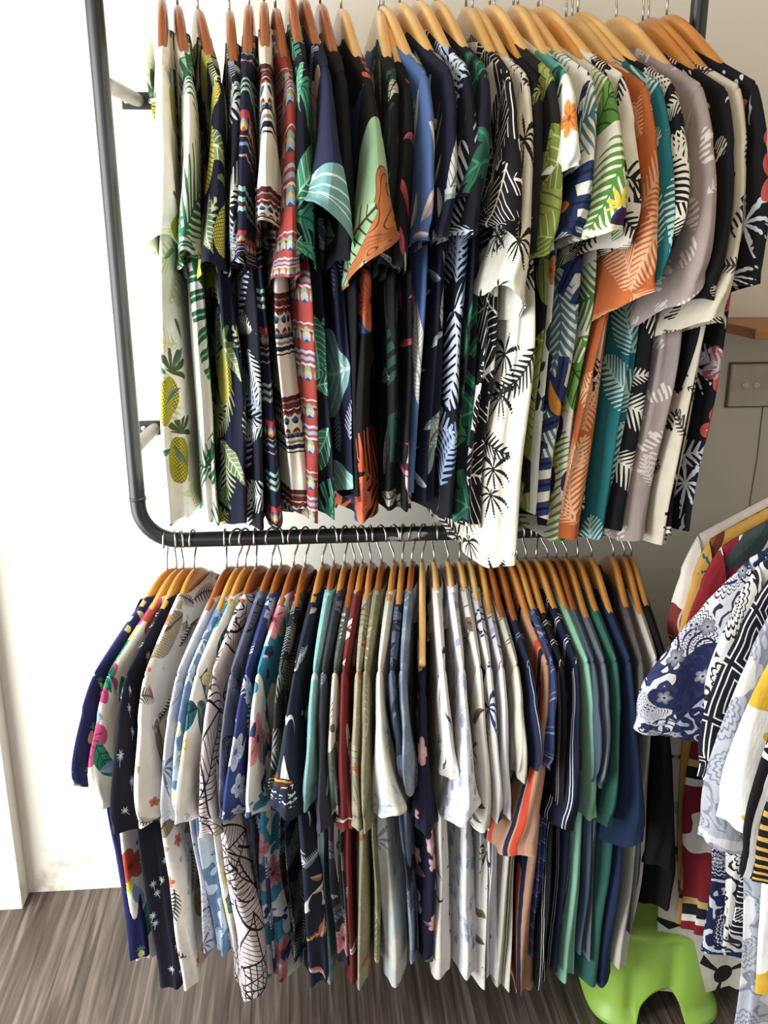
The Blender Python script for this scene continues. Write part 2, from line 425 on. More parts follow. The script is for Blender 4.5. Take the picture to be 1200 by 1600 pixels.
rk = thing('clothes_rack', 'tall black pipe clothes rack with chipped paint fixed to the white wall', 'clothes rack', ((XL+XR)/2, YB, ZL))
PR = .0145
def W(v): return [Vector(q)-rk.location for q in v]
def bend(c, a0, a1, r): return [Vector((c[0]+r*math.cos(a), YB, c[1]+r*math.sin(a))) for a in [a0+(a1-a0)*i/9 for i in range(10)]]
R_ = .07
loop = ([Vector((p, YB, ZL)) for p in (XL+R_+.2*k for k in range(0, 6)) if p < XR-R_] + bend((XR-R_, ZL+R_), -PI/2, 0, R_) + bend((XR-R_, ZU-R_), 0, PI/2, R_) +
        bend((XL+R_, ZU-R_), PI/2, PI, R_)+bend((XL+R_, ZL+R_), PI, 1.5*PI, R_))
loop = [Vector((p.x+(LEAN*(p.z-ZL) if p.x < XL+R_+.001 else 0), p.y, p.z)) for p in loop]
v, f = tube_vf(loop+[loop[0]], PR, 20, caps=False); v = W(v); mesh('pipe_frame', v, f, M_pipe, rk)
# collar joints on the left upright
for z in (ZL+R_+.01,):
    v, f = tube_vf([(XL, YB, z), (XL, YB, z+.006)], PR+.0012, 20); mesh('joint_ring', W(v), f, M_pipe, rk)
def strut(xp, zp, wall_pt):
    a = Vector((xp, YB, zp)); b = Vector(wall_pt)
    d = (b-a).normalized()
    v, f = tube_vf([a+d*PR, a+d*.05, b-d*.05, b-d*.012], [.0125, .0125, .0125, .0115], 16); s = mesh('wall_strut', W(v), f, M_strut, rk)
    v, f = box_vf(b.x-.034, b.x+.034, YW-.006, YW, b.z-.016, b.z+.016, .002); fl = mesh('flange', W(v), f, M_iron, s, smooth=False)
    for sx in (-.024, .024):
        c = Vector((b.x+sx, YW-.006, b.z)); v, f = tube_vf([c, c+Vector((0, -.0025, 0)), c+Vector((0, -.0035, 0))], [.0062, .0062, .004], 14); mesh('screw', W(v), f, M_screw, s)
for xp, py, wp in ((XL, 128, (218, 158)), (XL, 702, (243, 668))):
    z = atY(172 if py < 400 else 222, py, YB).z; w = atY(wp[0], wp[1], YW)
    strut(xp+LEAN*(z-ZL), z, (w.x, YW, w.z))
strut(XR, ZU-.12, (XR-.03, YW, ZU-.16)); strut(XR, ZL+.14, (XR-.03, YW, ZL+.1))

# ------------------------------------------------------------------ hangers
WOODS = {'honey': ('c98a45', 'b87536'), 'light': ('e0b574', 'cf9f5b'), 'red': ('a5602f', '8f4d22'), 'amber': ('d59a4e', 'c08038')}
WM = {}
for k, (a_, b_) in WOODS.items():
    WM[k] = plain('varnished_wood_'+k, a_, .28, col2=b_, scale=9, stretch=(3, .35, 3), coat=.4)
M_hook = plain('hook_steel', 'a9a7a2', .25, 1.0)
HT = -.061      # wood top below the rail centre
def arm_z(w, drop=.118):
    w = abs(w); return HT-.003*(w/.05)**2 if w < .05 else HT-.003-(drop-.003)*((w-.05)/.175)**1.0*(1-.10*((w-.05)/.175))
def wood_z(w, drop):
    w = abs(w); n = .024
    return HT-n*(w/.06)**1.8 if w < .06 else HT-n-(drop-n)*((w-.06)/.165)
def neck_z(w, drop, nk):
    w = abs(w); return HT-nk-(.004*(w/.05)**2 if w < .05 else .004+(drop-.004-nk)*((w-.05)/.175)**1.05)
def wood_vf(th=.0145, drop=.118, half=.196, extra=0.):
    V = []; Fc = []; N = 36; n = 12
    for i in range(N+1):
        w = -half+2*half*i/N; aw = abs(w)/half
        hgt = .066-.040*sm(aw, .05, .8); 
        if aw > .9: hgt *= math.sqrt(max(.05, 1-((aw-.9)/.1)**2))
        zt = wood_z(w, drop)-.001-.004*sm(aw, .3, 1.); tt = th*(1-.12*sm(aw, .5, 1.)); 
        for k in range(n):
            a = 2*PI*k/n; ca, sa = math.cos(a), math.sin(a)
            V.append(Vector((tt/2*math.copysign(abs(ca)**.6, ca), w, zt-hgt/2+hgt/2*math.copysign(abs(sa)**.6, sa))))
    for i in range(N):
        for k in range(n):
            a = i*n+k; b = i*n+(k+1) % n; Fc.append([a, a+n, b+n, b])
    Fc.append(list(range(n))); Fc.append([N*n+k for k in range(n)][::-1])
    return V, Fc
def hook_vf(stem=0.):
    P = [(0, 0, HT-.012-stem), (0, 0, HT+.018-stem), (0, .005, HT+.026-stem*.8), (0, .0135, HT+.036), (0, .0185, -.014), (0, .0195, -.004)]
    P += [(0, .0175*math.cos(a)+.0005, .0+.0185*math.sin(a)) for a in [PI*i/12 for i in range(0, 14)]]
    P += [(0, -.0155, -.010)]
    return tube_vf(P, .002, 8)
wood_me = {}; hk = {}
def hanger(loc, yaw, wood, label, group, hookyaw=0., drop=.118, low=0., th=.0145):
    t = thing('wooden_hanger', label, 'hanger', loc, yaw, group)
    key = (wood, round(drop, 3), th)
    if key not in wood_me:
        o = mesh('wood_body', *wood_vf(th, drop), WM[wood], t); wood_me[key] = o.data
    else:
        o = bpy.data.objects.new('wood_body', wood_me[key]); C.objects.link(o); o.parent = t
    o.location.z = low
    sk = round(-min(low, 0.)/.01)*.01
    if sk not in hk:
        h = mesh('hook', *hook_vf(sk), M_hook, t); hk[sk] = h.data
    else:
        h = bpy.data.objects.new('hook', hk[sk]); C.objects.link(h); h.parent = t
    h.rotation_euler = (0, 0, hookyaw)
    return t

# ------------------------------------------------------------------ shirts
def shirt(name_label, cat, group, loc, yaw, mat, smat=None, seed=0, drop=.118, low=0., z_sl=-.46, z_hem=-.80,
          Te=0., sb=.02, Th=0., hb=.018, out=.0, b0=.013, stand=0., hemtilt=0., tilt=0., long=False, cmat=None, hemcurve=.0, aw=.225, nk=.022, hh=.088, vo0=None, uo0=None, lapel=False):
    rnd = random.Random(seed*7+3); smat = smat or mat; cmat = cmat or mat
    root = thing('short_sleeve_shirt' if not long else 'long_sleeve_shirt', name_label, cat, loc, yaw, group)
    uo, vo = rnd.uniform(0, 9), rnd.uniform(0, 9)
    if vo0 is not None: vo = vo0
    if uo0 is not None: uo = uo0
    f1, f2, f3, f4 = (rnd.uniform(0, 6.28) for _ in range(4)); kf = rnd.uniform(22, 34); k2 = rnd.choice((2.0, 3.0, 2.5))
    zt = lambda w: neck_z(w, drop, nk)+low+.004
    tip = zt(.225)-.004
    # body -----------------------------------------------------------
    NU, NV = 84, 34; V = []; UV = []; Fc = []
    for j in range(-1, NV+1):
        v = max(0, j)/NV; v = v**1.15
        for i in range(NU+1):
            th = 2*PI*i/NU; c = math.cos(th); s = math.sin(th)
            wt = .222*math.copysign(abs(c)**.85, c)
            ztop = zt(wt); z = ztop-(.012 if abs(wt) < .06 else 0)+(z_hem-ztop)*v
            dep = (tip-z)/(tip-z_hem); dep = max(0, dep)
            a = aw*(1+.02*sm(dep, .1, .4)-.10*sm(dep, .45, 1.)) if True else 0
            a = .222+(a-.222)*sm(v, 0, .3)
            w = a*math.copysign(abs(c)**.85, c)
            near = max(0., -c)
            b = b0+(hb-b0)*sm(dep, .15, .9)
            if j <= 0: b = b0*(.75 if j == 0 else 0.)
            elif v < .12: b *= .8+.2*v/.12
            tt = b*math.copysign(abs(s)**.55, s)
            A = .0065*sm(dep, .05, .7)*(.4+.6*hb/.02)
            tt += A*math.sin(kf*w+f1+dep*1.3)+A*.4*math.sin(kf*1.9*w+f2-dep)
            if near > .5:
                q = tt/max(b, .004)
                w += (.011*sm(dep, .0, .6)*math.cos(k2*q*1.6+f3+dep*2.0)+.0035*sm(dep, .1, .5)*math.cos(6.5*q+f1-dep*3.)+.003*math.sin(dep*11+f4)*sm(dep, .1, .5))*sm(near, .6, 1)
            T = Th*sm(dep, .0, 1.)**.8
            tt += T*(near**1.2) - T*.6*(max(0., c)**1.2)
            tt += .006*noise.noise(Vector((w*5+seed, dep*3.5, seed*1.3)))*sm(dep, .05, .4)
            z += (.006*math.sin(9*w+f4)+hemtilt*tt/max(hb, .01)*near+hemcurve*(abs(c)**2))*sm(v, .7, 1)
            if j < 0: z += .003
            V.append((tt, w, z)); UV.append((i/NU*.98+uo, z+vo))
    n = NU+1
    for j in range(NV+2):
        acc = [0.]
        for i in range(NU):
            p_, q_ = V[j*n+i], V[j*n+i+1]; acc.append(acc[-1]+math.hypot(p_[0]-q_[0], p_[1]-q_[1]))
        mid = acc[NU//2]
        for i in range(NU+1): UV[j*n+i] = (acc[i]-mid+uo, UV[j*n+i][1])
    for j in range(NV+1):
        for i in range(NU):
            a = j*n+i; Fc.append([a, a+1, a+1+n, a+n])
    mesh('shirt_body', V, Fc, mat, root, uv=UV)
    # sleeves --------------------------------------------------------
    for side in (-1, 1):
        NU2, NV2 = 44, 22; V = []; UV = []; Fc = []
        r2 = random.Random(seed*13+side); g1, g2, g3 = (r2.uniform(0, 6.28) for _ in range(3))
        zs = zt(.222)-.002; zu = zs-.19
        L = zs-z_sl
        zse = z_sl if side < 0 else zs-L*.95
        TE = Te if side < 0 else -Te*.5; ob = out if side < 0 else out*.6
        nr = .0095
        c0 = Vector((0, -(.207), (zs+zu)/2)); h0 = Vector((0, -.014, (zs-zu)/2))
        hh_ = hh if not long else .06
        d1 = Vector((0, -1, .25)).normalized() if not long else Vector((0, -1, .1)).normalized()
        c1 = Vector((TE, -(.226+ob) if not long else -.19, zse+.012)); h1 = d1*hh_
        for j in range(NV2+1):
            s_ = j/NV2
            e = sm(s_, 0, 1)*.5+s_*.5
            for i in range(NU2+1):
                ph = 2*PI*i/NU2; c = math.cos(ph); s = math.sin(ph)
                cc = c0.lerp(c1, e); cc.x = TE*sm(s_, .0, 1.)**.9
                hv = h0.lerp(h1, sm(s_, 0, .8))
                bb = (b0*1.0)+(sb-b0*1.0)*sm(s_, .1, 1.)
                if s_ > .905: bb *= 1.03
                # cloth pinches to a fold along the outer edge
                p = cc+hv*math.copysign(abs(c)**.9, c)
                x = bb*math.copysign(abs(s)**.8, s)
                p.y -= .020*math.sin(PI*min(1, s_*1.15))**1*max(0, c)**1.5*(1 if s_ < .87 else 1)
                if s_ < .3: p.y -= .004*max(0, c)
                fo = sm(s_, .1, .9)
                x += .0042*fo*math.sin(40*p.y+g1+s_*2)+.003*fo*math.sin(75*p.y+g2-s_*3)
                p.y += (.008*fo*math.cos(2.4*x/max(bb, .004)+g3+s_*2.2)+.003*fo*math.cos(6.*x/max(bb, .004)+g1+s_*4.))*max(0, c)
                p.z += (tilt*x/max(sb, .01)+.004*math.sin(3*ph+g1))*sm(s_, .55, 1.)
                p.x += x
                if side > 0: p.y = -p.y; 
                V.append(tuple(p)); UV.append((0., -s_*L+(vo+side*.37 if vo0 is None else vo0)))
        n = NU2+1
        for j in range(NV2+1):
            acc = [0.]
            for i in range(NU2):
                p_, q_ = Vector(V[j*n+i]), Vector(V[j*n+i+1]); acc.append(acc[-1]+(p_-q_).length)
            for i in range(NU2+1):
                u_ = acc[i] if i <= NU2//2 else acc[i]-acc[NU2]
                if i == NU2//2: u_ = acc[i]
                UV[j*n+i] = (u_+uo+3.3*side, UV[j*n+i][1])
        for j in range(NV2):
            for i in range(NU2):
                a = j*n+i; Fc.append([a, a+1, a+1+n, a+n] if side < 0 else [a, a+n, a+1+n, a+1])
        mesh('sleeve', V, Fc, smat, root, uv=UV)
    # collar ---------------------------------------------------------
    V = []; UV = []; Fc = []; NP = 40; bt = max(b0, .011)
    prof = [(-.001, -.030), (0, -.012), (.0005, .000), (.002, .010), (.006, .0155), (.012, .014), (.017, .006), (.021, -.006), (.026, -.020), (.031, -.033), (.0335, -.041)]
    for i in range(NP+1):
        ps = -PI*.93+2*PI*.93*i/NP      # 0 = back of the neck (+t), the opening on the front (-t)
        c = math.cos(ps); s = math.sin(ps)
        ctr = Vector((bt*math.copysign(abs(c)**.7, c), .062*math.copysign(abs(s)**.8, s), 0))
        nrm = Vector((c*.30, s, 0))
        fr = max(0., -c)               # towards the lapels
        zb = HT-nk-.019+low-.05*fr**1.5+stand
        for k, (r, z) in enumerate(prof):
            fall = max(0, k-5)/5
            p = ctr+nrm*r
            zz = zb+z*(1+.1*math.sin(3*ps+f1))
            # fall of the collar lies on the sloping shoulder
            zz -= fall*.008*abs(s)
            p.x += .0015*math.sin(ps*5+f2)*fall
            V.append((p.x, p.y, zz)); UV.append((ps*.07+uo+5, k*.011+vo+4))
    n = len(prof)
    for i in range(NP):
        for k in range(n-1):
            a = i*n+k; Fc.append([a, a+1, a+1+n, a+n])
    mesh('collar', V, Fc, cmat, root, uv=UV)
    if lapel:   # open camp collar lying on the front
        V = []; UV = []; Fc = []; A_ = 12
        zc = HT-nk+low
        for i in range(A_+1):
            k = i/A_
            inner = Vector((-bt-.003, -.052*(1-k)**.8-.002, zc-.012-.13*k))
            outer = Vector((-bt-.010-.006*math.sin(PI*k), -.062-.045*math.sin(PI*min(1, k*1.25))*(1-.5*k)+.05*k, zc-.016-.118*k))
            for j in range(5):
                p = inner.lerp(outer, j/4); p.x -= .004*math.sin(PI*j/4); V.append(p); UV.append((p.y+uo+2, p.z+vo+2))
        for i in range(A_):
            for j in range(4):
                a = i*5+j; Fc.append([a, a+1, a+6, a+5])
        mesh('lapel', V, Fc, cmat, root, uv=UV)
    return root

def mpp(P): # metres per photo pixel at a point
    d = P-CAM; f = RM @ Vector((0, 0, -1)); return d.dot(f)/F
# print recipes ----------------------------------------------------
BLK, NVY = '17161b', '1c1f38'
def fronds(sc, a, b, **k): return ('frond', sc, a, b, k)
def leaf(sc, a, b, **k): return ('leaf', sc, a, b, k)
def mon(sc, a, b, **k): return ('monstera', sc, a, b, k)
def flw(sc, a, b, **k): return ('flower', sc, a, b, k)
def pine(sc, a, b, **k): return ('pineapple', sc, a, b, dict(dict(turn=.12, w=.2, k=70, line='2c3a22'), **k))
def palm(sc, a, b, **k): return ('palm', sc, a, b, dict(dict(turn=.12, w=.33, k=90), **k))
def bird(sc, a, b, **k): return ('bird', sc, a, b, dict(dict(turn=.5, w=.2), **k))
def blob(sc, a, b, w, **k): return ('blob', sc, a, b, dict(k, w=w))
def outl(sc, a, **k): return ('outline', sc, a, a, k)
FEA = ['1f2a4a', '3d6da0', 'd6b95e', 'b5453a']

UP = [  # desc, category words, print, wood, collar(x,y), shoulder x, sleeve hem(x,y,w), hem(x,y,w), extras
 ('white shirt printed with pale green palm leaves and yellow pineapples', ('f6f5ea', [leaf(9, 'dfe3b6', 'd6dcae', w=.13, k=60, turn=.4, line='eeedd8', keep=.4), fronds(5, 'cfd49c', 'e2e2ae', w=.2, k=34, keep=.5), pine(5.6, 'd9cf3e', '5f7048', keep=.6), leaf(14, '8fae8a', '4f7d68', w=.1, k=50, keep=.3)]), 'red', (253, 30), 257, (258, 408, 58), (275, 805, 52), dict(lapel=True)),
 ('white shirt printed with big dark green palm leaves', ('eceadf', [mon(3.4, '1f5a41', '3c8562', w=.42, k=36, line='a8c9a4'), fronds(3.4, '2c6b4b', '3f8a62', w=.32, k=34, seed=3.3)]), 'red', (283, 44), 296, (298, 432, 34), (336, 820, 34)),
 ('navy shirt with yellow pineapples and light green leaves', (NVY, [fronds(5.4, 'cfd0a4', '7d9a66', w=.2, k=34), leaf(6, '93a57a', '546f57', w=.12, k=60, line='c9cc9c', seed=7.7), pine(5.4, 'd8cf55', '6b8a58', w=.22, seed=11.4)]), 'red', (320, 52), 341, (336, 450, 46), (366, 825, 52)),
 ('black navy shirt with white and blue palm fronds, beside the pineapple shirt', ('16172a', [fronds(6, 'd9dbc6', '8fa7b5', w=.2, k=36), fronds(5, '6f86a8', 'dadccb', w=.24, k=30, seed=4.), pine(4, 'a39c3a', '4e6450', keep=.4)]), 'red', (362, 54), 370, (372, 445, 28), (412, 832, 34)),
 ('navy shirt with multicoloured feather bands and a mint zigzag', (NVY, [('ikat', .145, .02, .018, [(0, '1d2340'), (.2, '8fc0ae'), (.24, '5b2b38'), (.28, '8fc0ae'), (.32, '1d2340'), (.36, '8fc0ae'), (.4, '1d2340'), (.62, 'c98a94'), (.635, '1d2340'), (.7, '7d93a8'), (.73, '1d2340'), (.77, 'd8b35a'), (.78, '1d2340'), (.86, '3c6a94'), (.88, '1d2340'), (.93, 'b2433f')]), ('drop', .017, .145, .62, .16, ['c4514e', 'c9b065', '7ea4b4', 'a8505c'])]), 'red', (387, 40), 386, (380, 440, 32), (432, 822, 34)),
 ('white shirt with rows of navy, blue and dark red feathers and stripes', ('ddd6c6', [('ikat', .16, .012, .02, [(0, 'ddd6c6'), (.26, '2a2a30'), (.275, 'ddd6c6'), (.3, '1d2440'), (.34, 'ddd6c6'), (.36, '8b8578'), (.39, 'ddd6c6'), (.42, '22253a'), (.47, 'ddd6c6'), (.66, '7c8579'), (.68, '6d2526'), (.72, 'ddd6c6'), (.735, '7a2b2b'), (.79, '8b8578'), (.81, '5d2026'), (.86, 'ddd6c6')]), ('drop', .02, .16, .85, .17, ['1a1e33', '2e5f8f', 'ddd6c6', '7d2428']), ('drop', .02, .16, .03, .11, ['1a1e33', '2e5f8f', 'b59a5c', '7d2428'])]), 'red', (413, 32), 417, (424, 385, 52), (467, 818, 46)),
 ('brick red shirt with grey blue feather and zigzag bands', ('a8443a', [('ikat', .12, .02, .022, [(0, 'a8443a'), (.3, 'c9c0c0'), (.33, 'a8443a'), (.37, '8f9fb6'), (.42, 'a8443a'), (.46, '9fb0c4'), (.5, 'a8443a'), (.72, '2b2d44'), (.75, 'c77a6c'), (.78, 'a8443a'), (.84, 'c4b8b4'), (.86, 'a8443a')]), ('drop', .024, .06, .1, .42, ['2e4a6b', '8fa6bd', 'c7a667', '7ba08d'])]), 'red', (438, 46), 453, (450, 465, 44), (492, 804, 42)),
 ('dark navy shirt with emerald banana leaves', ('171a2c', [mon(4.8, '2f8266', '67b594', w=.3, k=40, line='1b5f4a'), leaf(5, '1c5c48', '56a685', w=.16, k=60, line='a5d6bd', seed=9.)]), 'red', (460, 12), 474, (472, 440, 62), (517, 805, 44)),
 ('navy shirt with pale teal leaves on the sleeve and peach blooms', ('252a48', [leaf(3.1, '7fb3b0', '9ccac2', w=.3, k=46, line='d3e6dd', turn=.3), flw(5, 'd9a284', 'f0d5bd', w=.4, k=12, line='c7694f', keep=.35), fronds(6.4, '3f5d8f', 'cfd3dd', w=.15, k=40, keep=.5)]), 'red', (485, 22), 508, (507, 372, 84), (545, 782, 26), dict(tilt=-.035, out=.045, slv=('74a5a4', [('outline', 2.6, 'd3e6dd', 'd3e6dd', dict(w=.5, k=70, turn=.3)), flw(3.5, 'd9a284', 'f0d5bd', w=.4, k=12, line='c7694f', keep=.3), ('above', -.13, '2b3150')]))),
 ('black shirt with olive striped leaves at the shoulder', (BLK, [leaf(4.2, '5f6a4a', '878c66', w=.25, k=110, line='1d1f1a', keep=.45)]), 'red', (512, 34), 533, (540, 440, 30), (558, 780, 22)),
 ('black shirt with a cream crane, a green and orange sleeve and red wings', ('16120f', [blob(2.4, '24436d', '35598a', .40), leaf(3.1, 'b0a58d', 'd8cfb8', w=.2, k=90, line='7d7666', keep=.4), fronds(2.6, 'b5452e', 'd96a45', w=.42, k=30, seed=4.2, keep=.7), flw(5, 'b84a32', 'd9764e', w=.36, k=20, line='7c2a20', keep=.3)]), 'light', (548, 44), 574, (588, 425, 92), (578, 822, 50), dict(tilt=.03, out=.045, slv=('93b48c', [blob(2.6, 'a05c30', 'b8703c', .5, line='6b3418', k=30), leaf(4, '6fa078', 'b5c99c', w=.2, k=40, line='4a3a20'), ('band', 2., [(.855, .868, '35538c'), (.846, .855, 'd9d9d0'), (.82, .846, '2b3a66')]), ('above', -.07, '16120f')]))),
 ('black shirt with dark green and cream leaves', ('15171a', [mon(4.6, '1d4237', '2c5949', w=.3, k=36), leaf(6.4, 'c6beaa', '8a8a78', w=.11, k=50, line='2a2a26', keep=.55)]), 'light', (600, 46), 613, (606, 450, 40), (612, 805, 42)),
 ('black shirt with white leaves edged in dark red', ('141216', [leaf(4.6, 'e6e0d6', 'c9c2b6', w=.13, k=9, line='8a2b3d', keep=.8), leaf(9, 'a02c40', 'b7576a', w=.07, k=20, keep=.4), ('weave', '3a3742', .3)]), 'light', (612, 60), 634, (622, 452, 34), (635, 800, 30)),
 ('blue shirt with white feather leaves and dark red buds', ('5574a8', [leaf(4.4, 'cfcfca', 'e4e1d6', w=.12, k=100, line='8b8f95', turn=.25, ang=1.5, keep=.7), leaf(10, '7d1f3a', 'd7cfcb', w=.13, k=18, turn=.5, ang=1.2, keep=.6)]), 'light', (621, 36), 661, (662, 410, 22), (638, 780, 40)),
 ('dark navy shirt with slim white leaves and small teal buds', ('20233c', [leaf(4.2, 'd6d4cb', 'bfc0bc', w=.11, k=100, line='6e7077', turn=.25, ang=1.5, keep=.75), leaf(11, '3f7f79', 'cbd3cc', w=.11, k=20, turn=.5, ang=1.2, keep=.55)]), 'light', (652, 28), 698, (690, 405, 34), (664, 790, 38)),
 ('black navy shirt with white and pale blue palm fronds, beside the emerald shirt', ('151623', [fronds(3.9, 'e0e2e4', '7fa0c9', w=.32, k=32), fronds(4.6, 'cdd6de', '5c83b5', w=.24, k=36, seed=8.)]), 'light', (680, 22), 724, (728, 400, 52), (703, 808, 48)),
 ('dark navy shirt with deep emerald leaves', ('1a1c31', [mon(3.9, '164b3c', '2c7058', w=.34, k=30, line='3f8a60', keep=.75), leaf(5, '2f7a4a', '4d9a55', w=.2, k=40, line='16382d', keep=.4)]), 'light', (708, 22), 752, (738, 348, 54), (718, 815, 38)),
 ('white shirt with dense black zebra-striped leaves', ('e2ddcf', [leaf(3.6, '17141c', '241f28', w=.4, k=75, line='e6e1d3'), leaf(4.6, '1b1720', '17141c', w=.3, k=60, line='e2ddcf', seed=2.), blob(9, '17141c', '17141c', .42)]), 'light', (752, 34), 790, (785, 400, 66), (738, 832, 50), dict(tilt=-.02, out=.02)),
 ('off-white shirt with black palm trees', ('d9d3c3', [palm(7.5, '1c1a19', '2b2826', w=.42, k=120, turn=.2), fronds(5, '201d1c', '2e2a28', w=.2, k=36, keep=.45)]), 'light', (768, 36), 816, (800, 495, 56), (778, 872, 62), dict(tilt=-.02, aw=.26, out=.015)),
 ('black shirt with a small green and purple print', ('19151d', [leaf(5.5, '6b2350', '8c3b69', w=.14, k=40, keep=.35), fronds(6, '55633c', '8f9360', w=.16, k=34, keep=.5)]), 'amber', (796, 44), 834, (820, 430, 28), (800, 812, 24)),
 ('olive green shirt with big overlapping leaves', ('232524', [leaf(4.2, '7c8a3c', 'a5ab55', w=.36, k=50, line='5c7330'), leaf(5.2, '8b9a46', '6a8038', w=.3, k=44, line='b7bf6d', seed=6.), flw(5, 'b0768c', 'd9b3bd', w=.3, k=12, line='7c2f4c', keep=.3)]), 'light', (800, 28), 855, (852, 430, 44), (822, 800, 36)),
 ('white shirt with teal leaf edges and a parrot-orange collar patch', ('dfe2da', [leaf(3.4, '2f7f79', '5aa79c', w=.3, k=10, line='1d5553', keep=.85), blob(5, '1d3548', '2d5a66', .36), flw(6, 'd88035', 'e0a050', w=.22, k=8, line='b2452c', keep=.2)]), 'light', (832, 28), 878, (882, 300, 44), (835, 800, 26)),
 ('white shirt with slate blue and teal palm leaves', ('e3dfd2', [fronds(3.6, '3c6f85', '7fb0b3', w=.36, k=36), mon(3.6, '27325f', '3a4b80', w=.34, k=26, line='1c2549', keep=.45), leaf(9, 'd97a2c', 'e0a33b', w=.13, k=30, keep=.2)]), 'light', (850, 30), 915, (893, 405, 52), (848, 820, 56)),
 ('white shirt with bright green palm leaves and toucans', ('dcd8ca', [fronds(3.8, '4f8a35', '74a84a', w=.34, k=34), leaf(4.2, '4a7f35', '7fb04c', w=.22, k=40, line='2c5a28', keep=.5), pine(9, '4d2a63', 'd9c23c', keep=.22, line='3a1f4e')]), 'amber', (884, 42), 945, (935, 400, 74), (880, 842, 52), dict(out=.02)),
 ('white shirt with black palm fronds, beside the orange shirt', ('d6d0c1', [fronds(4.8, '1f1c1c', '2b2726', w=.28, k=36), fronds(6, '1f1c1c', '2b2726', w=.2, k=30, seed=2.)]), 'light', (890, 30), 968, (962, 420, 44), (905, 800, 28)),
 ('orange shirt with fine pale palm fronds', ('bf6530', [fronds(4.4, 'dca57c', 'e3b892', w=.27, k=44), fronds(5.5, 'd99b70', 'e0b088', w=.2, k=40, seed=7., keep=.5)]), 'light', (930, 52), 1003, (992, 490, 52), (880, 846, 62), dict(tilt=.02, out=.015)),
 ('teal shirt with fine pale palm fronds, behind the orange one', ('22757b', [fronds(4.4, '9cc4b9', 'c2d8cb', w=.27, k=44)]), 'light', (945, 50), 1027, (1015, 480, 30), (948, 840, 40)),
 ('black shirt with crisp cream palm fronds, beside the mauve shirt', (BLK, [fronds(4.6, 'd3cdbd', 'e3dccb', w=.27, k=42), fronds(6.5, 'c5bfae', 'd9d2c1', w=.2, k=38, seed=7., keep=.6)]), 'light', (958, 42), 1046, (1036, 420, 52), (975, 836, 56)),
 ('mauve shirt with faint white zebras', ('a3948f', [('zebra', 6.2, 'd9cdc8', 'c9bcb7', dict(w=.3, k=60)), fronds(7, 'c9bdb8', 'd2c7c2', w=.14, k=36, keep=.35)]), 'light', (1012, 50), 1090, (1075, 482, 62), (1000, 845, 62), dict(tilt=.03, out=.015)),
 ('black shirt with small white zebras', (BLK, [('zebra', 6.2, 'e2ddd0', 'c9c4b8', dict(w=.26, k=60, keep=.6)), bird(13, 'd9d4c7', 'cfcabd', keep=.2)]), 'honey', (1052, 58), 1128, (1100, 500, 56), (1035, 838, 42)),
 ('cream shirt with black zebras', ('c9bfaa', [('zebra', 6.2, '1d1b1a', '2b2826', dict(w=.26, k=60, keep=.7)), fronds(8, '2b2826', '4b463f', w=.16, k=30, keep=.35)]), 'honey', (1066, 52), 1150, (1112, 535, 50), (1030, 864, 52)),
 ('black shirt with white palms, waves and red flowers, last by the bare wall', ('17161d', [palm(5.2, 'b9bfcb', 'd9dbe0', w=.36, k=80), flw(5.5, 'a82c32', 'c9584f', w=.34, k=16, line='e0d6cc', keep=.5), fronds(5, 'c5c8cf', '8d93a3', w=.2, k=26, keep=.5), bird(11, 'c9ccd2', 'aaaabb', w=.3, keep=.5)]), 'honey', (1094, 44), 1175, (1165, 478, 56), (1078, 822, 38)),
]
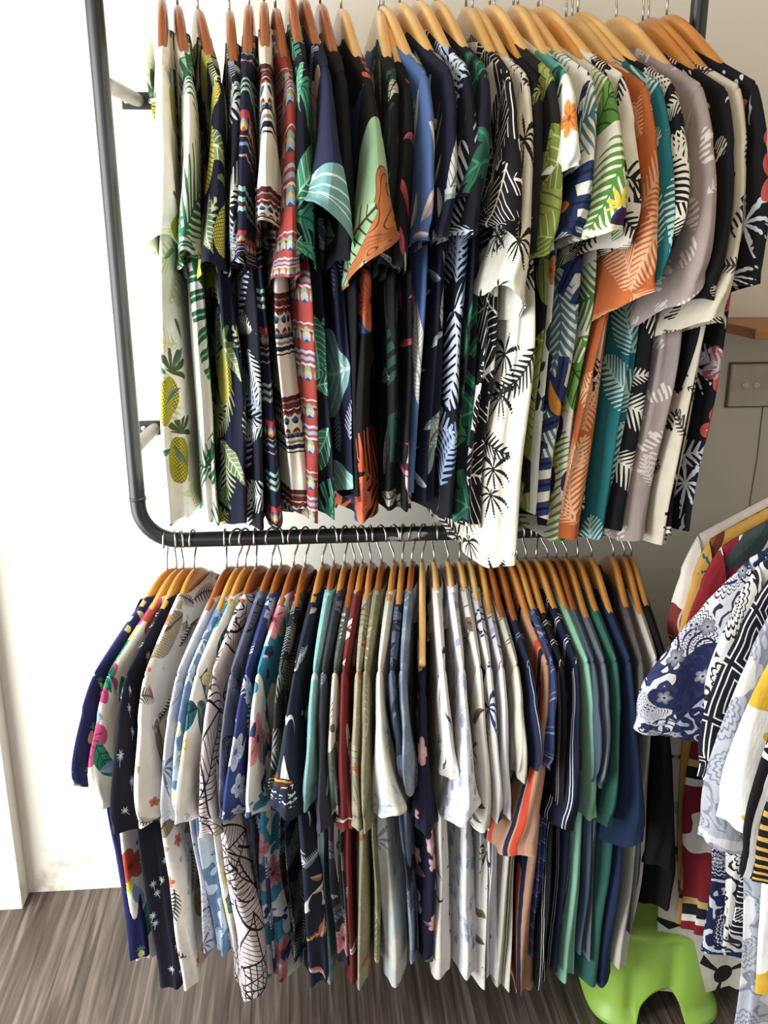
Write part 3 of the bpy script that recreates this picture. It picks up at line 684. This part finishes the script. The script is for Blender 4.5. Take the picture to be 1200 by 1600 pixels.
LO = [ # desc, print, wood, hook x, shoulder x, sleeve hem(x,y,w), hem(x,y,w), extras
 ('bright navy shirt with scattered tiny pineapples, first on its rail', ('2b2f68', [pine(17, 'd9d08f', '4f9a63', w=.17, keep=.4, k=60, line='b2a45c')]), 'amber', 258, 143, (134, 1262, 40), (207, 1498, 44), dict(lapel=True)),
 ('white shirt with magenta, emerald and yellow flowers', ('e9e4d9', [flw(5.2, 'c23a72', 'd9608f', w=.4, k=14, line='8f1f4f', keep=.6), leaf(6, '1f8a68', '3aa07c', w=.16, k=36, line='15604a', keep=.8), flw(6.5, 'd9c83f', 'e3d96a', w=.3, k=20, line='6f5c22', keep=.4, seed=5.), flw(5, 'c8423a', 'd96a4c', w=.4, k=20, line='9c2c2c', keep=.25, seed=8.), leaf(8, '7f9cc4', 'aebfd6', w=.15, k=30, keep=.25)]), 'amber', 273, 166, (160, 1292, 36), (220, 1515, 34)),
 ('black navy shirt with tiny white palm trees', ('1b1a2e', [palm(17, 'dfe6ee', 'c3d3e4', w=.24, keep=.4)]), 'amber', 284, 196, (190, 1325, 56), (258, 1550, 56), dict(tilt=-.01)),
 ('off-white shirt with sketched tan roosters', ('e6e0d4', [leaf(3.7, '9c8b72', 'c9b99c', w=.24, k=130, line='5f5240', keep=.5), blob(7, 'b09c7e', 'cdbfa6', .33), flw(7, 'c9694a', 'd98668', w=.2, k=9, line='a84f38', keep=.25), fronds(4.5, '4b463f', '6b6358', w=.14, k=40, keep=.35)]), 'amber', 301, 226, (230, 1312, 44), (292, 1550, 44)),
 ('pale blue grey shirt with faint palm sketches', ('c6cad6', [palm(5.5, '50566b', '787d90', w=.3, keep=.45), outl(6, '9a9fae', w=.15, k=50, keep=.4)]), 'red', 352, 277, (262, 1318, 32), (322, 1480, 22)),
 ('blue and white shirt with a brushed landscape print', ('b9c8d8', [blob(3.6, '4a6f9c', '7d9cc0', .5), fronds(5.5, '3e5f8a', '9ab4cf', w=.2, k=36), blob(7, 'e3e0cf', 'd9d6b9', .34, seed=2.)]), 'amber', 369, 294, (278, 1312, 24), (340, 1490, 30)),
 ('white shirt with teal hibiscus leaves and yellow flowers', ('edebe2', [leaf(4, '1e6f80', '2f8f98', w=.24, k=40, line='bf9f3f', keep=.8), flw(5, 'e6e2b0', 'efe9c4', w=.34, k=12, line='c9b13f', keep=.5), leaf(5, '20586b', '3a8f9c', w=.18, k=40, line='103c4a', keep=.5, seed=4.)]), 'amber', 382, 307, (284, 1318, 32), (368, 1500, 24)),
 ('pale pink shirt with black line-drawn leaves', ('d9cccb', [outl(2.6, '2a2224', w=.28, k=80), outl(3.4, '332a2c', w=.24, k=70, seed=6.), outl(3.8, '332a2c', w=.2, k=70, seed=16., keep=.7)]), 'red', 399, 333, (322, 1338, 46), (398, 1545, 76), dict(tilt=.0, aw=.265)),
 ('slate grey shirt with thin dark flower outlines', ('5e6478', [outl(5, '2b2f40', w=.24, k=50), ('flower', 5.5, '6a7086', '767c92', dict(w=.36, k=14, line='2b2f40', keep=.7))]), 'red', 423, 362, (352, 1310, 20), (412, 1500, 22)),
 ('royal blue shirt with silver palm fronds and flowers', ('36457f', [fronds(4.4, 'a5adc0', 'c9cdd6', w=.22, k=34, keep=.7), ('flower', 6.5, '98a2b8', 'bfc5d0', dict(w=.34, k=12, line='4a5680', keep=.7)), bird(8, 'c9cede', 'b9c0d6', w=.26, keep=.4)]), 'red', 438, 385, (358, 1310, 34), (420, 1520, 34)),
 ('white shirt with teal brush strokes and pink hibiscus', ('e3e2df', [blob(3.8, '2f86a6', '4fa0bb', .48), flw(5.4, 'b8566a', 'e0a3a9', w=.42, k=14, line='8f3246', keep=.7), blob(6, '2f4068', '3d5480', .34)]), 'red', 458, 404, (398, 1300, 44), (432, 1540, 44)),
 ('black and grey shirt with dense palm leaves', ('202326', [fronds(4.6, '6d7672', '98a09a', w=.26, k=40), fronds(5.6, '4f5856', '7d8580', w=.22, k=36, seed=8.)]), 'red', 476, 438, (432, 1290, 30), (462, 1500, 28)),
 ('dark slate navy shirt with white seabirds, waves and a rowing boat', ('2a3145', [bird(5.5, 'dfe3e6', 'c9d0d6', w=.34, keep=.6), leaf(3.1, '5a3324', '7a4a30', w=.06, k=70, line='d9b35a', turn=.1, keep=.35), fronds(4.6, 'd9e0e6', 'aab9c6', w=.12, k=60, turn=.15, keep=.45), leaf(9, 'c0574a', 'e3e0da', w=.1, k=12, keep=.2)]), 'honey', 503, 462, (450, 1283, 64), (494, 1533, 52), dict(tilt=-.012, aw=.25, out=.03, uo0=0., slv=('2a3145', [('boat', -3.3, -.142), bird(9, 'c9d0d6', 'c9d0d6', w=.2, keep=.2)]))),
 ('mint turquoise shirt with small faint leaves', ('84b4b4', [blob(9, '6fa6a6', '9cc6c2', .5), fronds(5, '5a9a9a', 'b3d3cd', w=.2, k=34, keep=.5), blob(4, 'c5d6cf', 'b0cbc5', .38)]), 'red', 521, 492, (480, 1285, 24), (512, 1535, 24)),
 ('charcoal shirt with pink hibiscus and grey flowers', ('42434f', [flw(4.4, 'b8656f', 'd9a5a5', w=.34, k=14, line='7c3440', keep=.55), leaf(5.5, '6c7382', '8b90a0', w=.17, k=50, line='2b2d38', keep=.5), bird(7, 'bfc3cc', 'aab0bd', keep=.3)]), 'honey', 538, 506, (505, 1320, 36), (530, 1500, 34)),
 ('cream shirt with dark green and rust foliage', ('c6c0b0', [blob(3.6, '4a5650', '707a6f', .5), fronds(4.5, '3d4843', '7c8478', w=.24, k=36), flw(7, 'a8603c', 'c0805a', w=.3, k=14, line='6f3420', keep=.3)]), 'red', 554, 524, (523, 1300, 22), (540, 1480, 22)),
 ('dark red shirt with large white cranes', ('83302f', [('bird', 3.6, 'e0dbd2', 'd2ccc2', dict(w=.34, turn=.9, keep=.9)), leaf(4.6, 'ddd8cf', 'cfc9be', w=.1, k=20, line='83302f', keep=.4)]), 'honey', 566, 538, (540, 1322, 34), (550, 1540, 36)),
 ('khaki shirt with sketched jungle leaves and orange buds', ('a39b80', [blob(10, '8a8268', 'bcb498', .5), leaf(3.8, 'c1baa0', '8d866c', w=.26, k=60, line='6b6650'), fronds(5, '6f6a52', 'c9c2a8', w=.2, k=40, keep=.7), leaf(12, 'c0713c', 'b5622f', w=.12, keep=.15)]), 'honey', 579, 560, (558, 1316, 30), (570, 1546, 34)),
 ('olive khaki shirt with pale leaf outlines', ('8d8768', [blob(10, '777154', 'a8a181', .5), leaf(3.8, 'a8a182', '7d775b', w=.26, k=60, line='c6bf9f'), fronds(5, '6c6850', 'b5ae8f', w=.2, k=40, keep=.7)]), 'red', 596, 572, (572, 1318, 22), (586, 1500, 20)),
 ('cream shirt with faded blue palm trees', ('cfccbd', [blob(10, 'bfc4bd', 'd6d3c6', .45), palm(4.6, '7f97b0', '9fb2c2', w=.36, keep=.7), blob(3.6, 'b9c4c6', 'c6c9bd', .46), bird(8, '9cafc0', '9cafc0', keep=.3)]), 'honey', 616, 594, (610, 1285, 62), (612, 1535, 50), dict(tilt=.01, out=.025)),
 ('dark blue grey shirt with misty foliage', ('2b3346', [blob(3.6, '4a5670', '5f6c85', .5), blob(9, '3a4560', '76839a', .42), fronds(5, '46536c', '76839a', w=.22, k=36, keep=.6)]), 'honey', 629, 613, (634, 1250, 24), (652, 1490, 24)),
 ('blue grey shirt with broad brushed leaves', ('79889b', [blob(3., '5a6a82', '93a0b0', .52), blob(9, '6b7a90', 'a3aebb', .45), leaf(4, '54637c', '8c9aab', w=.22, k=40, line='9fabb8', keep=.6)]), 'red', 644, 629, (642, 1260, 24), (648, 1500, 24)),
 ('midnight navy shirt with pink blossoms, hung low on a pale flat hanger', ('1e1e3c', [flw(4.8, 'c06a7e', 'e3b0b5', w=.36, k=14, line='8a3a52', keep=.5), leaf(6, '4e6e5a', '8f5a6a', w=.12, k=30, keep=.4), flw(9, 'e0c9bf', 'c9808f', w=.34, k=12, keep=.35, seed=4.)]), 'light', 660, 660, (662, 1320, 40), (672, 1500, 50), dict(low=-.040)),
 ('white shirt with small dark cranes', ('dcd8d0', [bird(10, '38363c', '6b6460', w=.3, turn=1., keep=.8), bird(13, '2b2a30', '8a4a3c', w=.2, turn=1., keep=.3)]), 'light', 679, 692, (705, 1240, 30), (700, 1526, 46)),
 ('white shirt with sparse pale blue pineapples and palms', ('e2e0e0', [pine(17, 'a9b5d6', 'a9b5d6', w=.2, keep=.5, line='8394c4'), palm(17, '97a6d0', 'a9b5d6', w=.28, keep=.5, seed=31.)]), 'light', 701, 722, (722, 1288, 62), (728, 1524, 46), dict(tilt=.02, out=.025)),
 ('white shirt with brown palms and little huts', ('d9d5cc', [palm(5, '4f473a', '6b6150', w=.3, keep=.8), leaf(8, '7c6a50', '9c8a6c', w=.14, k=50, line='3a3228', turn=.1, keep=.3)]), 'light', 719, 748, (757, 1318, 38), (748, 1545, 28)),
 ('white shirt with dark blue parrots and palm crowns', ('dad8d2', [palm(4.6, '22386b', '37508a', w=.34, keep=.6), leaf(5, '1f3f78', '4a6ea3', w=.13, k=40, line='17294d', keep=.45)]), 'light', 735, 764, (772, 1300, 24), (758, 1500, 20)),
 ('white shirt with violet blue pencil stripes', ('d3d0d6', [('stripe', .095, [(.05, .1, '4d4a8c'), (.16, .175, '6d6aa5'), (.2, .215, '6d6aa5'), (.24, .255, '6d6aa5'), (.5, .53, '4d4a8c')])]), 'amber', 751, 783, (790, 1298, 26), (768, 1528, 40)),
 ('cream shirt with paired black stripes', ('cbc6b5', [('stripe', .052, [(.2, .235, '2a2a2c'), (.32, .355, '2a2a2c')])]), 'red', 763, 806, (812, 1240, 24), (792, 1540, 40)),
 ('navy shirt with thin grey blue stripes', ('22294a', [('stripe', .06, [(.2, .225, '9aa2b5'), (.3, .325, '9aa2b5')])]), 'red', 779, 826, (835, 1220, 20), (812, 1500, 18)),
 ('tan shirt with navy and bright orange stripes', ('b58a6f', [('stripe', .105, [(.3, .42, '232848'), (.46, .6, 'd0492e')])]), 'honey', 795, 853, (808, 1337, 66), (822, 1556, 50), dict(tilt=.012, out=.03)),
 ('blue shirt with woven pale checks', ('3d4878', [('stripe', .05, [(.2, .25, '7f88ad'), (.3, .33, '7f88ad')]), ('band', .04, [(.2, .27, '8b93b5'), (.4, .45, '6c76a0')])]), 'amber', 809, 862, (850, 1220, 20), (832, 1500, 18)),
 ('black shirt with fine double white stripes', ('19191c', [('stripe', .042, [(.2, .235, 'c9c9c6'), (.34, .375, 'c9c9c6')])]), 'honey', 823, 876, (868, 1310, 24), (842, 1548, 34)),
 ('navy shirt with wide set double white stripes', ('1c2140', [('stripe', .046, [(.2, .24, 'd9dade'), (.34, .38, 'd9dade')])]), 'amber', 839, 899, (876, 1306, 52), (868, 1520, 34), dict(tilt=-.015, out=.02)),
 ('mint green plain shirt', ('86bba0', [('weave', 'a5d3ba', .35)]), 'honey', 857, 916, (917, 1302, 30), (893, 1540, 40)),
 ('dark steel blue plain shirt', ('4f5f74', [('weave', '6b7c90', .3)]), 'red', 871, 925, (926, 1240, 18), (905, 1500, 22)),
 ('mid grey blue plain shirt', ('6a7480', [('weave', '8d97a3', .35)]), 'honey', 887, 941, (936, 1250, 22), (915, 1490, 20)),
 ('dark sea green plain shirt', ('346b60', [('weave', '4f8676', .35)]), 'honey', 904, 960, (948, 1312, 30), (928, 1536, 44)),
 ('deep navy blue plain shirt', ('22365a', [('weave', '304a74', .3)]), 'amber', 926, 981, (982, 1342, 52), (944, 1546, 46), dict(tilt=.01)),
 ('warm dark grey plain shirt', ('5b5556', [('weave', '6d6768', .3)]), 'honey', 960, 1000, (1003, 1190, 18), (985, 1470, 20), dict(out=-.05, hh=.07)),
 ('off-white plain shirt between grey and black', ('c4beb4', [('weave', 'd6d0c5', .3)]), 'honey', 977, 1022, (1020, 1130, 24), (975, 1510, 44), dict(out=-.05, hh=.07)),
 ('black plain long-sleeved shirt, last on its rail', ('121214', []), 'honey', 988, 1036, (1048, 1400, 56), (1040, 1440, 30), dict(long=True)),
]
def add_row(tab, lower):
    rnd = random.Random(5 if lower else 9)
    ZB = ZL if lower else ZU
    rail = 'lower' if lower else 'upper'
    for n, row in enumerate(tab):
        desc, (base, layers), wood = row[:3]
        if lower: hx_, sx, sl, hem = row[3:7]; ex = row[7] if len(row) > 7 else {}
        else: (cx, cy), sx, sl, hem = row[3:7]; ex = row[7] if len(row) > 7 else {}
        ex = dict(ex)
        if lower:
            Xr = atY(hx_, 845, YB).x; Xs = atY(sx, 1058, YB-.222).x; sn = (Xs-Xr)/.222; dz = 0.
        else:
            Xc = atY(cx, cy, YB-.085).x; Xs = atY(sx, 165, YB-.215).x; sn = (Xs-Xc)/.130; Xr = Xc-sn*.085
            dz = atY(cx, cy, YB-.08).z-atY(cx, 42, YB-.08).z
        sn = max(-.62, min(.62, sn)); yaw = math.asin(sn)
        loc = Vector((Xr, YB, ZB+PR-.0145))
        ys = YB-.30; P = atY(sl[0], sl[1], ys); Te = P.x-(Xr+.30*sn); sb = sl[2]*mpp(P)/2; zsl = P.z-ZB
        yh = YB-.208; Q = atY(hem[0], hem[1], yh); Th = Q.x-(Xr+.208*sn); hb = hem[2]*mpp(Q)/2; zh = Q.z-ZB
        Te = max(-.09, min(.09, Te)); Th = max(-.14, min(.14, Th))
        low = ex.pop('low', 0.); ex.pop('longer', 0)
        if not lower: low += dz*.7
        low = max(-.05, min(.02, low))
        if not lower: low += -.052
        m = cloth(base, layers, 1.3 if lower else 1.)
        sm_ = ex.pop('slv', None)
        if sm_: ex['smat'] = cloth(*sm_); ex['vo0'] = 0.
        ex.setdefault('hemtilt', random.Random(n*3+lower).uniform(-.012, .012)); ex.setdefault('hemcurve', .010); zh -= .008
        shirt(desc+(' sleeve, ' if False else ', hanging on the %s rail' % rail) if len(desc.split()) < 12 else desc, 'shirt', 'shirts packed along the %s rail' % rail,
              loc, yaw, m, seed=n+(100 if lower else 0), low=low, z_sl=zsl, z_hem=zh, Te=Te, sb=sb*.92, Th=Th, hb=hb*.9,
              b0=.0105 if lower else .0135, nk=.020+rnd.uniform(0, .008)+(.012 if lower and n > 26 else 0.)+(0 if lower else .006), **ex)
        short = ' '.join(desc.split(',')[0].split(' with ')[0].split(' printed')[0].split())
        hl = 'wooden hanger inside the ' + desc.split(',')[0]
        w = hl.split(); hl = ' '.join(w[:15])
        hanger(loc, yaw, wood, hl, 'wooden hangers on the %s rail' % rail, hookyaw=rnd.uniform(-.5, .75) if lower else rnd.uniform(-.4, .4), low=(.004 if lower else low+.022), drop=.135 if lower else .150,
               th=.0135 if lower else .016)
add_row(UP, False)
add_row(LO, True)

# ------------------------------------------------------------------ neighbouring rail along the right side
XRR = .835
RT = [ # desc, body print, sleeve print, (Y, shoulder photo x,y), sleeve hem photo (x,y), out, hem photo y, sb
 ('pale pink shirt with dark red scroll cuffs and black lace, farthest on the side rail', ('2a2725', [blob(14, '8f8a80', 'b5b0a4', .56), flw(3.0, 'd9d3c6', 'cfc8ba', w=.7, k=3, line='2a2422'), ('above', -.62, 'ddd3c8')]), ('8a3a32', [('scroll', 9, 'd9c0b0', 'd9c0b0', dict(k=45)), ('above', -.13, 'e3dace')]), -.44, (1100, 835), (1062, 1060), .05, 1535),
 ('mustard shirt with teal palms and pink flowers on the side rail', ('c99a45', [palm(4.2, '1f5a52', '2f7f6b', w=.36, keep=.7), flw(6.5, 'd98a6a', 'ecd0bd', w=.28, k=12, line='b2452f', keep=.4), leaf(5, '2a2320', 'a8572f', w=.1, k=30, keep=.4)]), None, -.47, (1118, 845), (1085, 1090), .05, 1430),
 ('crimson shirt with white hibiscus and landscape bands on the side rail', ('8f2430', [blob(3, 'e3ddd3', 'd3cdc3', .42), leaf(4.6, '2a3a3c', '4a5a5a', w=.14, k=30, keep=.4), ('band', .31, [(.55, .6, 'e0dacf'), (.6, .68, '23262a'), (.68, .73, 'c9a968')])]), ('97242f', [leaf(3.4, 'e6e0d6', 'd9d3c9', w=.2, k=30, line='97242f', keep=.6)]), -.505, (1140, 850), (1090, 1085), .03, 1452),
 ('navy and white paisley shirt with a wide spread sleeve', ('252e5c', [('paisley', 6.5, 'd9dce4', 'c6cbd9', dict(k=75))]), ('e4e3e4', [('blob', 2.2, '262f60', '2c3668', dict(w=.44)), ('paisley', 6.5, '39436f', '39436f', dict(k=110)), ('scroll', 11, '2c3668', '2c3668', dict(k=38, keep=.4)), ('paisley', 7, 'dfe1e8', 'b9c0d3', dict(k=80, seed=3., keep=.5)), ('flower', 9, 'dfe1e8', '2a3260', dict(w=.2, k=20, line='2a3260', keep=.4))]), -.575, (1168, 870), (1030, 1165), .11, 1482),
 ('white shirt with black paisley scrolls on the side rail', ('e4e0d8', [('paisley', 6, '1f1e26', '3a3842', dict(k=70))]), None, -.60, (1190, 900), (1140, 1150), .05, 1470),
 ('midnight shirt with white zigzag line drawing on the side rail', ('1e1c30', [('geo', .085, 'e0ddd6')]), None, -.635, (1196, 930), (1110, 1235), .06, 1450),
 ('pale grey paisley shirt on the side rail', ('b9bcc4', [('paisley', 6, '7d8496', '9aa0ae', dict(k=70)), blob(3.4, 'e3e2e0', 'd6d6d6', .4)]), None, -.67, (1215, 950), (1118, 1335), .03, 1600),
 ('white shirt with yellow and orange shapes on the side rail', ('efece4', [blob(2.6, 'e8c336', 'e0a52e', .44), blob(8, '1d1c1c', '1d1c1c', .22)]), None, -.715, (1230, 970), (1150, 1310), .045, 1560),
 ('black shirt with curved white stripes on the side rail', ('17171e', [('stripe', .05, [(.2, .42, 'e3e2dd')]), fronds(4, 'e3e2dd', 'e3e2dd', w=.3, k=16, keep=.5)]), None, -.76, (1245, 1000), (1175, 1385), .03, 1520),
 ('black and gold tiger-striped shirt on the side rail', ('1d1714', [('band', .022, [(.2, .6, 'cfa14e')])]), None, -.80, (1255, 1020), (1190, 1400), .03, 1480),
]
SL = .22
def add_right():
    for n, row in enumerate(RT):
        desc, (b, l), sl, Y, sh, hem, out, hy = row
        A = atY(sh[0], sh[1], Y); z_tip = A.z
        drop = .118; tipz = HT-drop+.004
        zroot = RR_Z
        xn = A.x; P = atY(hem[0], hem[1], Y); Hm = atY(1180, hy, Y)
        X0 = xn+.222
        m = cloth(b, l); ms = cloth(sl[0], sl[1]) if sl else m
        yaw = -PI/2
        low = (z_tip-zroot)-tipz; low = max(-.03, min(.03, low))
        w_hem = X0-P.x; zs = P.z-zroot
        o = max(-.09, min(.12, w_hem-.226-.085))
        low = 0.; XX = XR0+SL*(-.44-Y)
        shirt(desc, 'shirt', 'shirts on the side rail', (XX, Y, zroot), yaw, m, ms, seed=200+n, z_sl=zs, z_hem=Hm.z-zroot, sb=.022, hb=.016, b0=.013, out=o+XX-XR0,
              hh=.12 if n == 3 else .088, vo0=0. if n == 0 else None)
        print('R', round(X0-XR0,3), n, round(xn, 3), round(z_tip, 3), round(o, 3), round(zs, 3), round(Hm.z, 3))
        hanger((XX, Y, zroot), yaw, 'light', 'wooden hanger inside the '+' '.join(desc.replace(',', '').split()[:10]), 'wooden hangers on the side rail')
A = atY(1118, 845, -.47); XR0 = A.x+.205; RR_Z = A.z+.061+.118-.004
print('side rail', XR0, RR_Z)
add_right()
sr = thing('side_rail', 'black pipe rail carrying the shirts along the side of the shop', 'clothes rack', (XR0, -.3, RR_Z))
v, f = tube_vf([(-.02*SL, -.12, 0), (.61*SL, -.75, 0)], PR, 16); mesh('rail_pipe', v, f, M_pipe, sr)
for y in (-.14, -.70):
    v, f = tube_vf([(-(y+.14)*SL, y, 0), (.40, y, 0), (1.35-XR0, y, 0)], .012, 14); mesh('wall_strut', v, f, M_strut, sr)

# ------------------------------------------------------------------ low white plinth
a = atZ(1128, 1500, 0)
bx = box_vf(a.x, a.x+.45, -1.3, a.y, .0005, .24, .004)
o = mesh('low_plinth', *bx, plain('plinth_paint', 'dcdcd0', .6, col2='cfcfc2', scale=5), smooth=False)
tag(o, 'low white plinth on the floor behind the green stool, under the side rail', 'plinth')

# ------------------------------------------------------------------ lime step stool
def stool():
    Pf = atZ(1030, 1600, 0)
    fl = atZ(925, 1545, 0); fr = atZ(1112, 1590, 0)
    H = .205
    hx, hy = .130, .130; cxx = (fl.x+fr.x)/2+.008; cyy = min(fl.y, fr.y)+hy-.01
    M = plain('lime_plastic', '9dc455', .38, col2='94bb4c', scale=3)
    t = thing('step_stool', 'lime green plastic step stool with an arched opening on the dark floor', 'stool', (cxx, cyy, 0), math.radians(-4))
    N = 360; V = []; Fc = []
    def sup(a, ax, ay, e=.55):
        c = math.cos(a); s = math.sin(a); return ax*math.copysign(abs(c)**e, c), ay*math.copysign(abs(s)**e, s)
    rows = 26
    arcs = ((-PI/2, .052, .082), (PI/2, .052, .082))
    for j in range(rows+1):
        k = j/rows
        for i in range(N):
            a = 2*PI*i/N
            # upright with flared foot
            zz = H*k; fl_ = (1-k)
            g = 1-.16*k+.10*max(0, (.16-k)/.16)**1.3
            x, y = sup(a, hx*g, hy*g)
            # two vertical grooves on every long face
            gr = 0
            for gc in (-.060, .022):
                gr += math.exp(-((x-gc)/.017)**2)*(abs(y) > hy*.6)
            y -= math.copysign(.011*gr*sm(k, .0, .1)*(1-sm(k, .86, .97)), y)
            # lift of the lower edge over the arches
            bot = 0
            for ac, wd, hh in arcs:
                pos = x if abs(ac) == PI/2 else y
                face = ((ac == -PI/2 and y < -hy*.55) or (ac == PI/2 and y > hy*.55) or (ac == 0 and x > hx*.6) or (ac == PI and x < -hx*.6))
                if face and abs(pos) < wd: bot = max(bot, hh*math.sqrt(1-(pos/wd)**2)**.9)
            z = bot+(H-bot)*k
            # outline at a raised lower edge follows the wall, not the flare
            if bot: 
                k2 = z/H; g = 1-.16*k2+.10*max(0, (.16-k2)/.16)**1.3
                x2, y2 = sup(a, hx*g, hy*g)
                y2 -= math.copysign(.011*gr*sm(k2, .0, .1)*(1-sm(k2, .86, .97)), y2); x, y = x2, y2
            if k > .93: # rounded shoulder
                q = (k-.93)/.07; x *= 1-.045*q*q; y *= 1-.055*q*q
            V.append((x, y, z))
    for j in range(rows):
        for i in range(N):
            a = j*N+i; b = j*N+(i+1) % N; Fc.append([a, b, b+N, a+N])
    # top, slightly dished
    base = rows*N
    rings = 8
    for r in range(1, rings+1):
        q = 1-r/rings
        for i in range(N):
            x, y, z = V[base+i]
            V.append((x*q, y*q, H+.0025*math.sin(min(1, (1-q)*6)*PI/2)-.004*sm(1-q, .15, .5)))
    for r in range(rings):
        for i in range(N):
            a = base+r*N+i; b = base+r*N+(i+1) % N; Fc.append([a, b, b+N, a+N])
    o = mesh('stool_body', V, Fc, M, t)
    md = o.modifiers.new('wall', 'SOLIDIFY'); md.thickness = .003; md.offset = -1
    # hand hole rim in the top
    v, f = tube_vf([(.028*math.cos(a), .012*math.sin(a)+.02, H+.000) for a in [2*PI*i/24 for i in range(25)]], .0035, 8, caps=False)
    mesh('grip_rim', v, f, M, t)
stool()
